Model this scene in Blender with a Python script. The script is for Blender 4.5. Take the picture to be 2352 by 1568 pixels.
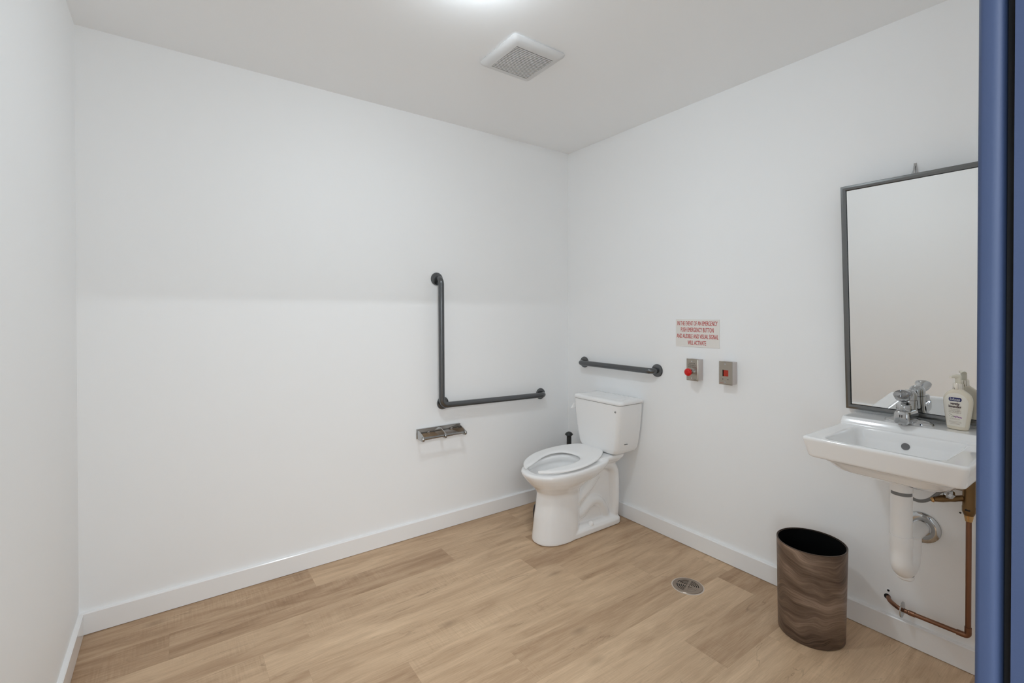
import bpy, bmesh, math, random
from mathutils import Vector, Matrix
random.seed(7)
for o in list(bpy.data.objects): bpy.data.objects.remove(o, do_unlink=True)
SC = bpy.context.scene
COL = SC.collection
PI = math.pi

# ------------------------------------------------------------------ camera
F_PX, SHIFT_PX = 1084.75, -55.49
YAW, PITCH, ROLL = 0.62121, -0.00783, -0.00111
cam_d = bpy.data.cameras.new('camera'); cam = bpy.data.objects.new('camera', cam_d); COL.objects.link(cam)
_f = Vector((math.sin(YAW)*math.cos(PITCH), math.cos(YAW)*math.cos(PITCH), math.sin(PITCH)))
_r = Vector((math.cos(YAW), -math.sin(YAW), 0)); _u = _r.cross(_f)
_c, _s = math.cos(ROLL), math.sin(ROLL)
_R = _r*_c+_u*_s; _U = -_r*_s+_u*_c
M3 = Matrix((_R, _U, -_f)).transposed()
cam.matrix_world = Matrix.Translation((-2.3428, -2.5687, 1.30)) @ M3.to_4x4()
cam_d.sensor_fit = 'HORIZONTAL'; cam_d.sensor_width = 36; cam_d.lens = F_PX/2352*36
cam_d.shift_y = SHIFT_PX/2352; cam_d.clip_start = 0.01; cam_d.clip_end = 50
SC.camera = cam

# ------------------------------------------------------------------ world, exposure
w = bpy.data.worlds.new('world'); SC.world = w; w.use_nodes = True
w.node_tree.nodes['Background'].inputs[0].default_value = (0.8, 0.84, 0.9, 1)
w.node_tree.nodes['Background'].inputs[1].default_value = 0.3
SC.view_settings.view_transform = 'Standard'; SC.view_settings.look = 'None'
SC.view_settings.gamma = 1; SC.view_settings.use_curve_mapping = False
SC.view_settings.exposure = -0.10
SC.cycles.max_bounces = 24; SC.cycles.diffuse_bounces = 20; SC.cycles.glossy_bounces = 6; SC.cycles.use_light_tree = True
LAMP_E = 168.0      # strength of the glass dome in the room
LAMP_POS = (-1.52, -1.225)
SIDE_FILL_W = 55.0  # watts of the added fill at the hall's left end
FILL_W = 12.0     # added soft fill from the hall behind the camera
HALL_W = 98.0      # watts of the hall ceiling panel

def area_light(name, loc, sx, sy, watts, col, rot=(0, 0, 0)):
    d = bpy.data.lights.new(name, 'AREA'); d.shape = 'RECTANGLE'; d.size = sx; d.size_y = sy
    d.energy = watts; d.color = col
    o = bpy.data.objects.new(name, d); COL.objects.link(o); o.location = loc; o.rotation_euler = rot
    return o
area_light('hall_fill_light', (-1.6, -5.1, 1.25), 4.2, 2.3, FILL_W, (0.84, 0.965, 1.04), (math.radians(90), 0, 0))  # unseen fill added to lift the low parts through the doorway
area_light('hall_side_fill_light', (-4.15, -3.75, 1.3), 1.9, 1.5, SIDE_FILL_W, (0.84, 0.965, 1.04), (0, math.radians(-90), 0))  # second unseen fill, added to brighten the right wall and toilet
area_light('hall_ceiling_lamp', (-2.75, -4.22, 2.44), 1.3, 0.08, HALL_W, (0.93, 0.98, 1.03))

# ------------------------------------------------------------------ materials
def mat(name, col, rough=0.5, metal=0.0, coat=0.0, spec=0.5, trans=0.0, ior=1.45, emit=None, bump=0.0, bscale=300, var=0.0, aniso=0.0, coat_rough=0.03):
    m = bpy.data.materials.new(name); m.use_nodes = True
    nt = m.node_tree; b = nt.nodes['Principled BSDF']
    b.inputs['Base Color'].default_value = (*col, 1)
    b.inputs['Roughness'].default_value = rough; b.inputs['Metallic'].default_value = metal
    b.inputs['Coat Weight'].default_value = coat; b.inputs['Coat Roughness'].default_value = coat_rough
    b.inputs['Specular IOR Level'].default_value = spec
    b.inputs['Transmission Weight'].default_value = trans; b.inputs['IOR'].default_value = ior
    if emit:
        b.inputs['Emission Color'].default_value = (*emit[0], 1); b.inputs['Emission Strength'].default_value = emit[1]
    tc = nt.nodes.new('ShaderNodeTexCoord')
    n = nt.nodes.new('ShaderNodeTexNoise'); n.inputs['Scale'].default_value = bscale
    nt.links.new(tc.outputs['Object'], n.inputs['Vector'])
    if bump > 0:
        bp = nt.nodes.new('ShaderNodeBump'); bp.inputs['Strength'].default_value = bump; bp.inputs['Distance'].default_value = 0.001
        nt.links.new(n.outputs['Fac'], bp.inputs['Height']); nt.links.new(bp.outputs['Normal'], b.inputs['Normal'])
    if var > 0:
        n2 = nt.nodes.new('ShaderNodeTexNoise'); n2.inputs['Scale'].default_value = 3.0; n2.inputs['Detail'].default_value = 4
        nt.links.new(tc.outputs['Object'], n2.inputs['Vector'])
        mx = nt.nodes.new('ShaderNodeMix'); mx.data_type = 'RGBA'
        mx.inputs['A'].default_value = (*[c*(1-var) for c in col], 1); mx.inputs['B'].default_value = (*[min(1, c*(1+var)) for c in col], 1)
        nt.links.new(n2.outputs['Fac'], mx.inputs['Factor']); nt.links.new(mx.outputs['Result'], b.inputs['Base Color'])
    return m

M = {}
M['wall'] = mat('wall_paint', (0.912, 0.926, 0.937), 0.55, bump=0.12, bscale=260, var=0.006)
M['ceil'] = mat('ceiling_paint', (0.903, 0.919, 0.932), 0.75, bump=0.15, bscale=220, var=0.006)
M['base'] = mat('baseboard_paint', (0.89, 0.895, 0.90), 0.22, coat=0.3, coat_rough=0.12)
M['porc'] = mat('porcelain', (0.90, 0.903, 0.905), 0.10, coat=0.6, spec=0.5)
M['seat'] = mat('seat_plastic', (0.91, 0.91, 0.91), 0.22, spec=0.5)
M['pvc'] = mat('white_plastic', (0.88, 0.88, 0.88), 0.30)
M['fanp'] = mat('fan_plastic', (0.66, 0.665, 0.67), 0.40)
M['steel'] = mat('brushed_steel', (0.145, 0.15, 0.155), 0.27, metal=1.0, bump=0.15, bscale=900)
M['frame'] = mat('mirror_frame_steel', (0.19, 0.195, 0.195), 0.26, metal=1.0)
M['chrome'] = mat('chrome', (0.50, 0.505, 0.51), 0.06, metal=1.0)
M['chromed'] = mat('dark_chrome', (0.38, 0.37, 0.36), 0.10, metal=1.0)
M['chip'] = mat('dark_slot', (0.015, 0.015, 0.015), 0.6)
M['black'] = mat('black_plastic', (0.028, 0.030, 0.030), 0.35)
M['rubber'] = mat('black_rubber', (0.022, 0.020, 0.026), 0.5)
M['binin'] = mat('bin_inside', (0.004, 0.004, 0.004), 0.8, spec=0.1)
M['blue'] = mat('blue_frame_paint', (0.043, 0.065, 0.138), 0.55, bump=0.12, bscale=420, var=0.10)
M['gasket'] = mat('door_seal', (0.012, 0.012, 0.014), 0.55)
M['glass'] = mat('mirror_silver', (0.90, 0.905, 0.90), 0.0, metal=1.0)
M['sign'] = mat('sign_plastic', (0.80, 0.775, 0.74), 0.4)
M['red'] = mat('sign_red', (0.50, 0.035, 0.028), 0.45)
M['btn'] = mat('button_red', (0.62, 0.006, 0.004), 0.32)
M['lens'] = mat('red_lens', (0.42, 0.03, 0.012), 0.35)
M['plate'] = mat('brushed_plate', (0.40, 0.36, 0.31), 0.32, metal=0.9, bump=0.2, bscale=700)
M['box'] = mat('box_plastic', (0.58, 0.53, 0.51), 0.45)
M['copper'] = mat('copper', (0.25, 0.125, 0.075), 0.33, metal=0.85, bump=0.2, bscale=120, var=0.25)
M['brass'] = mat('dark_brass', (0.21, 0.125, 0.055), 0.28, metal=0.9, var=0.2)
M['brassl'] = mat('bright_brass', (0.62, 0.38, 0.16), 0.25, metal=0.9)
M['hose'] = mat('grey_hose', (0.20, 0.20, 0.20), 0.45)
M['soap'] = mat('soap_bottle', (0.76, 0.69, 0.56), 0.14, spec=0.5, coat=0.3)
M['label'] = mat('soap_label', (0.80, 0.755, 0.67), 0.35)
M['pump'] = mat('pump_plastic', (0.80, 0.76, 0.64), 0.25)
M['cap'] = mat('pump_collar', (0.80, 0.74, 0.65), 0.12, metal=0.9)
M['navy'] = mat('navy_print', (0.008, 0.014, 0.11), 0.4)
M['plum'] = mat('plum_print', (0.10, 0.045, 0.06), 0.5)
M['tan'] = mat('tan_print', (0.40, 0.31, 0.25), 0.5)
M['green'] = mat('green_print', (0.16, 0.19, 0.10), 0.5)
M['violet'] = mat('violet_print', (0.28, 0.09, 0.30), 0.5)
M['whitep'] = mat('white_print', (0.85, 0.85, 0.85), 0.5)
M['ink'] = mat('engraved_ink', (0.06, 0.055, 0.045), 0.5)
M['water'] = mat('water', (0.9, 0.95, 0.95), 0.0, trans=1.0, ior=1.33)
M['lampglass'] = mat('lamp_glass', (0.9, 0.9, 0.9), 0.3, emit=((0.875, 0.972, 1.04), LAMP_E))
M['hallw'] = mat('hall_paint', (0.74, 0.73, 0.71), 0.7)
M['hallf'] = mat('hall_floor', (0.30, 0.22, 0.15), 0.5)

def drain_mat():
    m = mat('drain_metal', (0.33, 0.27, 0.22), 0.35, metal=0.85, var=0.3, bump=0.3, bscale=200); return m
M['drain'] = drain_mat()

def wood_floor():
    m = bpy.data.materials.new('laminate_planks'); m.use_nodes = True
    nt = m.node_tree; L = nt.links.new; N = nt.nodes.new; b = nt.nodes['Principled BSDF']
    at = N('ShaderNodeAttribute'); at.attribute_name = 'plank'     # r: shade, g,b: offsets
    sp = N('ShaderNodeSeparateColor'); L(at.outputs['Color'], sp.inputs[0])
    tc = N('ShaderNodeTexCoord')
    def vec(sx, sy, off):
        mp = N('ShaderNodeMapping'); mp.inputs['Scale'].default_value = (sx, sy, 1)
        cb = N('ShaderNodeCombineXYZ')
        mu = N('ShaderNodeMath'); mu.operation = 'MULTIPLY'; mu.inputs[1].default_value = off; L(sp.outputs[1], mu.inputs[0])
        mv = N('ShaderNodeMath'); mv.operation = 'MULTIPLY'; mv.inputs[1].default_value = off*.7; L(sp.outputs[2], mv.inputs[0])
        L(mu.outputs[0], cb.inputs[0]); L(mv.outputs[0], cb.inputs[2])
        ad = N('ShaderNodeVectorMath'); ad.operation = 'ADD'
        L(tc.outputs['Object'], ad.inputs[0]); L(cb.outputs[0], ad.inputs[1]); L(ad.outputs[0], mp.inputs['Vector'])
        return mp.outputs[0]
    # broad figure
    n1 = N('ShaderNodeTexNoise'); n1.inputs['Scale'].default_value = 3.2; n1.inputs['Detail'].default_value = 5; n1.inputs['Roughness'].default_value = .55; n1.inputs['Distortion'].default_value = 0.8
    L(vec(0.65, 5.0, 17), n1.inputs['Vector'])
    # fine grain
    n2 = N('ShaderNodeTexNoise'); n2.inputs['Scale'].default_value = 9; n2.inputs['Detail'].default_value = 8; n2.inputs['Roughness'].default_value = .7
    L(vec(1.3, 26, 31), n2.inputs['Vector'])
    # dark veins: thin bands of distorted noise
    n3 = N('ShaderNodeTexNoise'); n3.inputs['Scale'].default_value = 2.2; n3.inputs['Detail'].default_value = 3; n3.inputs['Distortion'].default_value = 1.2
    L(vec(0.8, 6.5, 47), n3.inputs['Vector'])
    s1 = N('ShaderNodeMath'); s1.operation = 'SUBTRACT'; s1.inputs[1].default_value = .5; L(n3.outputs['Fac'], s1.inputs[0])
    s2 = N('ShaderNodeMath'); s2.operation = 'ABSOLUTE'; L(s1.outputs[0], s2.inputs[0])
    r3 = N('ShaderNodeValToRGB'); r3.color_ramp.elements[0].position = 0.0; r3.color_ramp.elements[0].color = (1, 1, 1, 1)
    r3.color_ramp.elements[1].position = 0.012; r3.color_ramp.elements[1].color = (0, 0, 0, 1); L(s2.outputs[0], r3.inputs[0])
    nm = N('ShaderNodeTexNoise'); nm.inputs['Scale'].default_value = 5; nm.inputs['Detail'].default_value = 3; L(vec(1, 3, 11), nm.inputs['Vector'])
    rm = N('ShaderNodeValToRGB'); rm.color_ramp.elements[0].position = .48; rm.color_ramp.elements[1].position = .68; L(nm.outputs['Fac'], rm.inputs[0])
    vm = N('ShaderNodeMath'); vm.operation = 'MULTIPLY'; L(r3.outputs[0], vm.inputs[0]); L(rm.outputs[0], vm.inputs[1])
    # knots
    vo = N('ShaderNodeTexVoronoi'); vo.inputs['Scale'].default_value = 1.9; L(vec(1.0, 2.2, 23), vo.inputs['Vector'])
    rk = N('ShaderNodeValToRGB'); rk.color_ramp.elements[0].position = 0.02; rk.color_ramp.elements[0].color = (1, 1, 1, 1); rk.color_ramp.elements[1].position = .11; rk.color_ramp.elements[1].color = (0, 0, 0, 1); L(vo.outputs['Distance'], rk.inputs[0])
    # tone = .5*n1 + .3*n2 + plank shade
    a = N('ShaderNodeMath'); a.operation = 'MULTIPLY'; a.inputs[1].default_value = .68; L(n1.outputs['Fac'], a.inputs[0])
    c = N('ShaderNodeMath'); c.operation = 'MULTIPLY_ADD'; c.inputs[1].default_value = .42; L(n2.outputs['Fac'], c.inputs[0]); L(a.outputs[0], c.inputs[2])
    d = N('ShaderNodeMath'); d.operation = 'MULTIPLY_ADD'; d.inputs[1].default_value = .92; L(sp.outputs[0], d.inputs[0]); L(c.outputs[0], d.inputs[2])
    e = N('ShaderNodeMath'); e.operation = 'SUBTRACT'; e.inputs[1].default_value = .485; L(d.outputs[0], e.inputs[0])
    cr = N('ShaderNodeValToRGB'); L(e.outputs[0], cr.inputs[0])
    cr.color_ramp.elements[0].position = .0; cr.color_ramp.elements[0].color = (.33, .20, .110, 1)
    cr.color_ramp.elements[1].position = .95; cr.color_ramp.elements[1].color = (.86, .68, .485, 1)
    el = cr.color_ramp.elements.new(.5); el.color = (.72, .525, .345, 1)
    # faint saw marks across the grain, in patches
    ns = N('ShaderNodeTexNoise'); ns.inputs['Scale'].default_value = 8; ns.inputs['Detail'].default_value = 3; L(vec(22, 1.2, 5), ns.inputs['Vector'])
    npz = N('ShaderNodeTexNoise'); npz.inputs['Scale'].default_value = 2.5; L(vec(1, 2, 3), npz.inputs['Vector'])
    rp = N('ShaderNodeValToRGB'); rp.color_ramp.elements[0].position = .5; rp.color_ramp.elements[1].position = .68; L(npz.outputs['Fac'], rp.inputs[0])
    sa = N('ShaderNodeMath'); sa.operation = 'SUBTRACT'; sa.inputs[1].default_value = .5; L(ns.outputs['Fac'], sa.inputs[0])
    sb_ = N('ShaderNodeMath'); sb_.operation = 'MULTIPLY'; L(sa.outputs[0], sb_.inputs[0]); L(rp.outputs[0], sb_.inputs[1])
    sc_ = N('ShaderNodeMath'); sc_.operation = 'MULTIPLY_ADD'; sc_.inputs[1].default_value = .26; L(sb_.outputs[0], sc_.inputs[0]); L(e.outputs[0], sc_.inputs[2])
    L(sc_.outputs[0], cr.inputs[0])
    mk = N('ShaderNodeMath'); mk.operation = 'MULTIPLY_ADD'; mk.inputs[1].default_value = .35; L(rk.outputs[0], mk.inputs[0])
    vv = N('ShaderNodeMath'); vv.operation = 'MULTIPLY'; vv.inputs[1].default_value = .42; L(vm.outputs[0], vv.inputs[0]); L(vv.outputs[0], mk.inputs[2])
    mx = N('ShaderNodeMix'); mx.data_type = 'RGBA'; mx.inputs['B'].default_value = (.14, .085, .045, 1)
    L(mk.outputs[0], mx.inputs['Factor']); L(cr.outputs[0], mx.inputs['A'])
    L(mx.outputs['Result'], b.inputs['Base Color'])
    b.inputs['Roughness'].default_value = .42; b.inputs['Specular IOR Level'].default_value = .35
    bp = N('ShaderNodeBump'); bp.inputs['Strength'].default_value = .12; bp.inputs['Distance'].default_value = .001; L(n2.outputs['Fac'], bp.inputs['Height']); L(bp.outputs[0], b.inputs['Normal'])
    return m
M['floor'] = wood_floor()

def wood_wrap():
    m = bpy.data.materials.new('walnut_wrap'); m.use_nodes = True
    nt = m.node_tree; L = nt.links.new; N = nt.nodes.new; b = nt.nodes['Principled BSDF']
    tc = N('ShaderNodeTexCoord')
    uvn = N('ShaderNodeUVMap'); uvn.uv_map = 'wrap'
    n0 = N('ShaderNodeTexNoise'); n0.inputs['Scale'].default_value = 2.2; n0.inputs['Detail'].default_value = 2; L(uvn.outputs[0], n0.inputs['Vector'])
    # warp v by low noise, then very stretched noise
    sx = N('ShaderNodeSeparateXYZ'); L(uvn.outputs[0], sx.inputs[0])
    ml = N('ShaderNodeMath'); ml.operation = 'MULTIPLY_ADD'; ml.inputs[1].default_value = .38; L(n0.outputs['Fac'], ml.inputs[0]); L(sx.outputs[1], ml.inputs[2])
    m2 = N('ShaderNodeMath'); m2.operation = 'MULTIPLY'; m2.inputs[1].default_value = 26; L(ml.outputs[0], m2.inputs[0])
    cb = N('ShaderNodeCombineXYZ'); L(sx.outputs[0], cb.inputs[0]); L(m2.outputs[0], cb.inputs[1])
    n1 = N('ShaderNodeTexNoise'); n1.inputs['Scale'].default_value = 1.6; n1.inputs['Detail'].default_value = 10; n1.inputs['Roughness'].default_value = .78; L(cb.outputs[0], n1.inputs['Vector'])
    cb2 = N('ShaderNodeCombineXYZ'); L(sx.outputs[0], cb2.inputs[0]); m3 = N('ShaderNodeMath'); m3.operation = 'MULTIPLY'; m3.inputs[1].default_value = 4.5; L(ml.outputs[0], m3.inputs[0]); L(m3.outputs[0], cb2.inputs[1])
    n2 = N('ShaderNodeTexNoise'); n2.inputs['Scale'].default_value = 1.3; n2.inputs['Detail'].default_value = 4; n2.inputs['Distortion'].default_value = .5; L(cb2.outputs[0], n2.inputs['Vector'])
    ad = N('ShaderNodeMath'); ad.operation = 'MULTIPLY_ADD'; ad.inputs[1].default_value = .55; L(n2.outputs['Fac'], ad.inputs[0])
    mq = N('ShaderNodeMath'); mq.operation = 'MULTIPLY'; mq.inputs[1].default_value = .45; L(n1.outputs['Fac'], mq.inputs[0]); L(mq.outputs[0], ad.inputs[2])
    cr = N('ShaderNodeValToRGB'); L(ad.outputs[0], cr.inputs[0])
    cr.color_ramp.elements[0].position = .38; cr.color_ramp.elements[0].color = (.050, .028, .017, 1)
    cr.color_ramp.elements[1].position = .70; cr.color_ramp.elements[1].color = (.46, .34, .26, 1)
    e = cr.color_ramp.elements.new(.50); e.color = (.165, .108, .075, 1)
    L(cr.outputs[0], b.inputs['Base Color']); b.inputs['Roughness'].default_value = .42
    bp = N('ShaderNodeBump'); bp.inputs['Strength'].default_value = .25; bp.inputs['Distance'].default_value = .001; L(n1.outputs['Fac'], bp.inputs['Height']); L(bp.outputs[0], b.inputs['Normal'])
    return m
M['walnut'] = wood_wrap()

# ------------------------------------------------------------------ helpers
def link(name, me, m=None, parent=None, smooth=False, ang=None):
    o = bpy.data.objects.new(name, me); COL.objects.link(o)
    if m: me.materials.append(m)
    if parent is not None: o.parent = parent
    if smooth:
        for p in me.polygons: p.use_smooth = True
        if ang:
            try: me.set_sharp_from_angle(angle=math.radians(ang))
            except Exception: pass
    return o
def fin(bm, name, m, parent=None, smooth=True, ang=35):
    """bmesh (world coordinates) -> one object; parts are re-expressed relative to their parent empty"""
    bmesh.ops.recalc_face_normals(bm, faces=bm.faces)
    if parent is not None:
        off = world_off(parent)
        bmesh.ops.translate(bm, verts=bm.verts, vec=-off)
    me = bpy.data.meshes.new(name); bm.to_mesh(me); bm.free()
    return link(name, me, m, parent, smooth, ang)
def world_off(o):
    v = Vector((0, 0, 0))
    while o is not None: v += o.location; o = o.parent
    return v
def thing(name, label, cat, loc, group=None):
    o = bpy.data.objects.new(name, None); COL.objects.link(o); o.location = loc
    o.empty_display_size = .05
    o['label'] = label; o['category'] = cat
    if group: o['group'] = group
    return o
def struct(o): o['kind'] = 'structure'; return o
def tagm(o, label, cat): o['label'] = label; o['category'] = cat; return o

def box(bm, x0, x1, y0, y1, z0, z1, bev=0.0, seg=2):
    vs = [bm.verts.new(p) for p in [(x0,y0,z0),(x1,y0,z0),(x1,y1,z0),(x0,y1,z0),(x0,y0,z1),(x1,y0,z1),(x1,y1,z1),(x0,y1,z1)]]
    fs = [bm.faces.new([vs[i] for i in f]) for f in [(0,3,2,1),(4,5,6,7),(0,1,5,4),(1,2,6,5),(2,3,7,6),(3,0,4,7)]]
    if bev > 0:
        es = list({e for f in fs for e in f.edges})
        bmesh.ops.bevel(bm, geom=es, offset=bev, segments=seg, profile=.5, affect='EDGES')
    return vs
def frame_at(o, d, up=None):
    """matrix with local z along d at o"""
    d = Vector(d).normalized()
    a = Vector(up) if up else (Vector((0,0,1)) if abs(d.z) < .9 else Vector((1,0,0)))
    x = a.cross(d).normalized(); y = d.cross(x)
    return Matrix.Translation(o) @ Matrix((x, y, d)).transposed().to_4x4()
def lathe(bm, prof, mtx, seg=32, cap=True, sx=1, sy=1):
    rings = []
    for r, z in prof:
        if r < 1e-6: rings.append([bm.verts.new(mtx @ Vector((0,0,z)))])
        else: rings.append([bm.verts.new(mtx @ Vector((r*math.cos(2*PI*i/seg)*sx, r*math.sin(2*PI*i/seg)*sy, z))) for i in range(seg)])
    for a, b in zip(rings, rings[1:]):
        if len(a) == 1 and len(b) == 1: continue
        for i in range(seg):
            j = (i+1) % seg
            if len(a) == 1: bm.faces.new((a[0], b[j], b[i]))
            elif len(b) == 1: bm.faces.new((a[i], a[j], b[0]))
            else: bm.faces.new((a[i], a[j], b[j], b[i]))
    if cap:
        if len(rings[0]) > 1: bm.faces.new(rings[0])
        if len(rings[-1]) > 1: bm.faces.new(rings[-1])
def catmull(pts, n=8):
    P = [Vector(p) for p in pts]; P = [P[0]*2-P[1]]+P+[P[-1]*2-P[-2]]
    out = []
    for i in range(1, len(P)-2):
        for k in range(n):
            t = k/n
            out.append(.5*((2*P[i])+(-P[i-1]+P[i+1])*t+(2*P[i-1]-5*P[i]+4*P[i+1]-P[i+2])*t*t+(-P[i-1]+3*P[i]-3*P[i+1]+P[i+2])*t**3))
    out.append(P[-2]); return out
def bend(pts, r, n=8):
    """polyline with corners rounded to radius r"""
    P = [Vector(p) for p in pts]; out = [P[0]]
    for a, b, c in zip(P, P[1:], P[2:]):
        d1 = (a-b).normalized(); d2 = (c-b).normalized()
        ang = d1.angle(d2); t = r/math.tan(ang/2)
        p1 = b+d1*t; p2 = b+d2*t
        ctr = b+(d1+d2).normalized()*(r/math.sin(ang/2))
        u = (p1-ctr); v = (p2-ctr); tot = u.angle(v)
        for k in range(n+1):
            s = k/n
            q = (u*math.sin((1-s)*tot)+v*math.sin(s*tot))/math.sin(tot)
            out.append(ctr+q)
    out.append(P[-1]); return out
def tube(bm, pts, r, seg=16, cap=True):
    pts = [Vector(p) for p in pts]; n = len(pts)
    rs = r if isinstance(r, (list, tuple)) else [r]*n
    tang = []
    for i in range(n):
        a = pts[max(i-1, 0)]; b = pts[min(i+1, n-1)]; tang.append((b-a).normalized())
    t0 = tang[0]; nrm = t0.cross(Vector((0,0,1)))
    if nrm.length < .01: nrm = t0.cross(Vector((1,0,0)))
    nrm.normalize(); rings = []
    for i in range(n):
        t = tang[i]; nrm = (nrm-t*nrm.dot(t)).normalized(); bn = t.cross(nrm)
        rings.append([bm.verts.new(pts[i]+(nrm*math.cos(2*PI*k/seg)+bn*math.sin(2*PI*k/seg))*rs[i]) for k in range(seg)])
    for a, b in zip(rings, rings[1:]):
        for k in range(seg):
            j = (k+1) % seg; bm.faces.new((a[k], a[j], b[j], b[k]))
    if cap: bm.faces.new(rings[0]); bm.faces.new(rings[-1])
def loft(bm, rings, cap0=True, cap1=True):
    R = [[bm.verts.new(p) for p in r] for r in rings]; n = len(R[0])
    for a, b in zip(R, R[1:]):
        for k in range(n):
            j = (k+1) % n; bm.faces.new((a[k], a[j], b[j], b[k]))
    if cap0: bm.faces.new(R[0])
    if cap1: bm.faces.new(R[-1])
    return R
def rrect(x0, x1, y0, y1, r, z, n=6):
    """rounded rectangle ring; r may be 4 radii for corners (x1,y1),(x0,y1),(x0,y0),(x1,y0)"""
    rr = r if isinstance(r, (list, tuple)) else [r]*4
    out = []
    for (cx, cy, sx, sy, a0), q in zip([(x1,y1,-1,-1,0),(x0,y1,1,-1,PI/2),(x0,y0,1,1,PI),(x1,y0,-1,1,1.5*PI)], rr):
        for k in range(n+1):
            a = a0+k/n*PI/2
            out.append(Vector((cx+sx*q+q*math.cos(a), cy+sy*q+q*math.sin(a), z)))
    return out
def text(name, body, m, parent, size, mtx, sx=1.0, bold=0.0, fat=0.0, extr=0.0002, spacing=1.0, warp=None, align='CENTER'):
    cu = bpy.data.curves.new(name, 'FONT'); cu.body = body; cu.size = size; cu.align_x = align; cu.align_y = 'CENTER'
    cu.offset = bold; cu.extrude = extr; cu.space_character = spacing; cu.resolution_u = 3
    t = bpy.data.objects.new(name+'_tmp', cu); COL.objects.link(t)
    bpy.context.view_layer.update()
    dg = bpy.context.evaluated_depsgraph_get()
    me = bpy.data.meshes.new_from_object(t.evaluated_get(dg))
    bpy.data.objects.remove(t, do_unlink=True); bpy.data.curves.remove(cu)
    off = world_off(parent) if parent is not None else Vector((0,0,0))
    for v in me.vertices:
        p = mtx @ Vector((v.co.x*sx, v.co.y, v.co.z))
        if warp: p = warp(p)
        v.co = p-off
    me.name = name; me.materials.clear()
    if fat > 0:
        b = bmesh.new(); b.from_mesh(me)
        src = list(b.faces)
        d = bmesh.ops.duplicate(b, geom=list(b.verts)+list(b.edges)+src)
        ax = (mtx.to_3x3() @ Vector((1, 0, 0))); nz = (mtx.to_3x3() @ Vector((0, 0, 1)))
        for v in b.verts: v.co = v.co-ax*fat
        for v in [g_ for g_ in d['geom'] if isinstance(g_, bmesh.types.BMVert)]: v.co = v.co+ax*fat*2+nz*.00003
        b.to_mesh(me); b.free()
    return link(name, me, m, parent)
# local frame on wall B (plane x = -d): text x -> -y, text y -> z, normal -> -x
def onB(d, y, z): return Matrix.Translation((-d, y, z)) @ Matrix(((0,0,-1),(-1,0,0),(0,1,0))).to_4x4()

# ------------------------------------------------------------------ room
CZ, LX, YD, HB, TB = 2.4613, -2.6623, -2.465, 0.0885, 0.0156
bm = bmesh.new(); box(bm, LX-.12, .12, 0, .12, -.02, CZ+.02); struct(fin(bm, 'wall_back', M['wall'], smooth=False))
bm = bmesh.new(); box(bm, 0, .12, -2.62, 0, -.02, CZ+.02); struct(fin(bm, 'wall_right', M['wall'], smooth=False))
bm = bmesh.new(); box(bm, LX-.12, LX, -2.62, 0, -.02, CZ+.02); struct(fin(bm, 'wall_left', M['wall'], smooth=False))
bm = bmesh.new()
box(bm, -1.62, 0, YD-.135, YD, -.02, CZ+.02)
box(bm, LX, -2.655, YD-.135, YD, -.02, CZ+.02)
box(bm, -2.655, -1.62, YD-.135, YD, 2.09, CZ+.02)
struct(fin(bm, 'wall_front', M['wall'], smooth=False))
bm = bmesh.new(); box(bm, LX-.12, .12, -2.62, .12, CZ, CZ+.1); struct(fin(bm, 'ceiling', M['ceil'], smooth=False))

# floor: one mesh of planks running along the back wall
ROWH = .178
joint = {0: -1.797, 1: -1.145, 2: -.686, 3: -.854, 4: -1.95, 5: -.42, 6: -1.297, 7: -.168, 8: -.70, 9: -1.62, 10: -1.05, 11: -.5, 12: -1.4, 13: -.9, 14: -1.7}
shade = {}
for _r, _l in {0: (.34,.50,.52), 1: (.28,.27,.50), 2: (.52,.54,.36), 3: (.50,.58,.44), 4: (.5,.56,.5), 5: (.42,.55,.46), 6: (.6,.52,.46), 7: (.5,.52,.60,.42), 8: (.46,.56,.46), 9: (.56,.6,.58), 10: (.55,.5,.6), 11: (.5,.58,.55)}.items():
    for _k, _v in enumerate(_l): shade[(_r, _k)] = _v
bm = bmesh.new(); cl = bm.loops.layers.color.new('plank')
def plank(x0, x1, y0, y1, key):
    g = .00006
    vs = [bm.verts.new(p) for p in [(x0+g,y0+g,0),(x1-g,y0+g,0),(x1-g,y1-g,0),(x0+g,y1-g,0)]]
    f = bm.faces.new(vs); rnd = random.Random(hash(key) & 0xffff if False else key[0]*131+key[1]*17+5)
    sh = shade.get(key, rnd.uniform(.38, .62)); a, b_ = rnd.random(), rnd.random()
    for l in f.loops: l[cl] = (sh, a, b_, 1)
for r in range(15):
    y1 = -.026-(r)*ROWH; y0 = y1-ROWH
    if r == 0: y1 = 0.0
    y0 = max(y0, -2.62); k = 0
    xs = [LX]; j = joint[r]
    while j-1.22 > LX: j -= 1.22
    while j < 0: xs.append(j); j += 1.22
    xs.append(0)
    for a, b_ in zip(xs, xs[1:]): plank(a, b_, y0, y1, (r, k)); k += 1
    if y0 <= -2.62: break
fl = fin(bm, 'floor', M['floor'], smooth=False); struct(fl)
for p in fl.data.polygons:
    pass
bm = bmesh.new(); box(bm, LX-.1, .1, -2.62, .1, -.06, -.0015)
sub = fin(bm, 'underlay', M['chip'], None, smooth=False); sub.parent = fl

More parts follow.
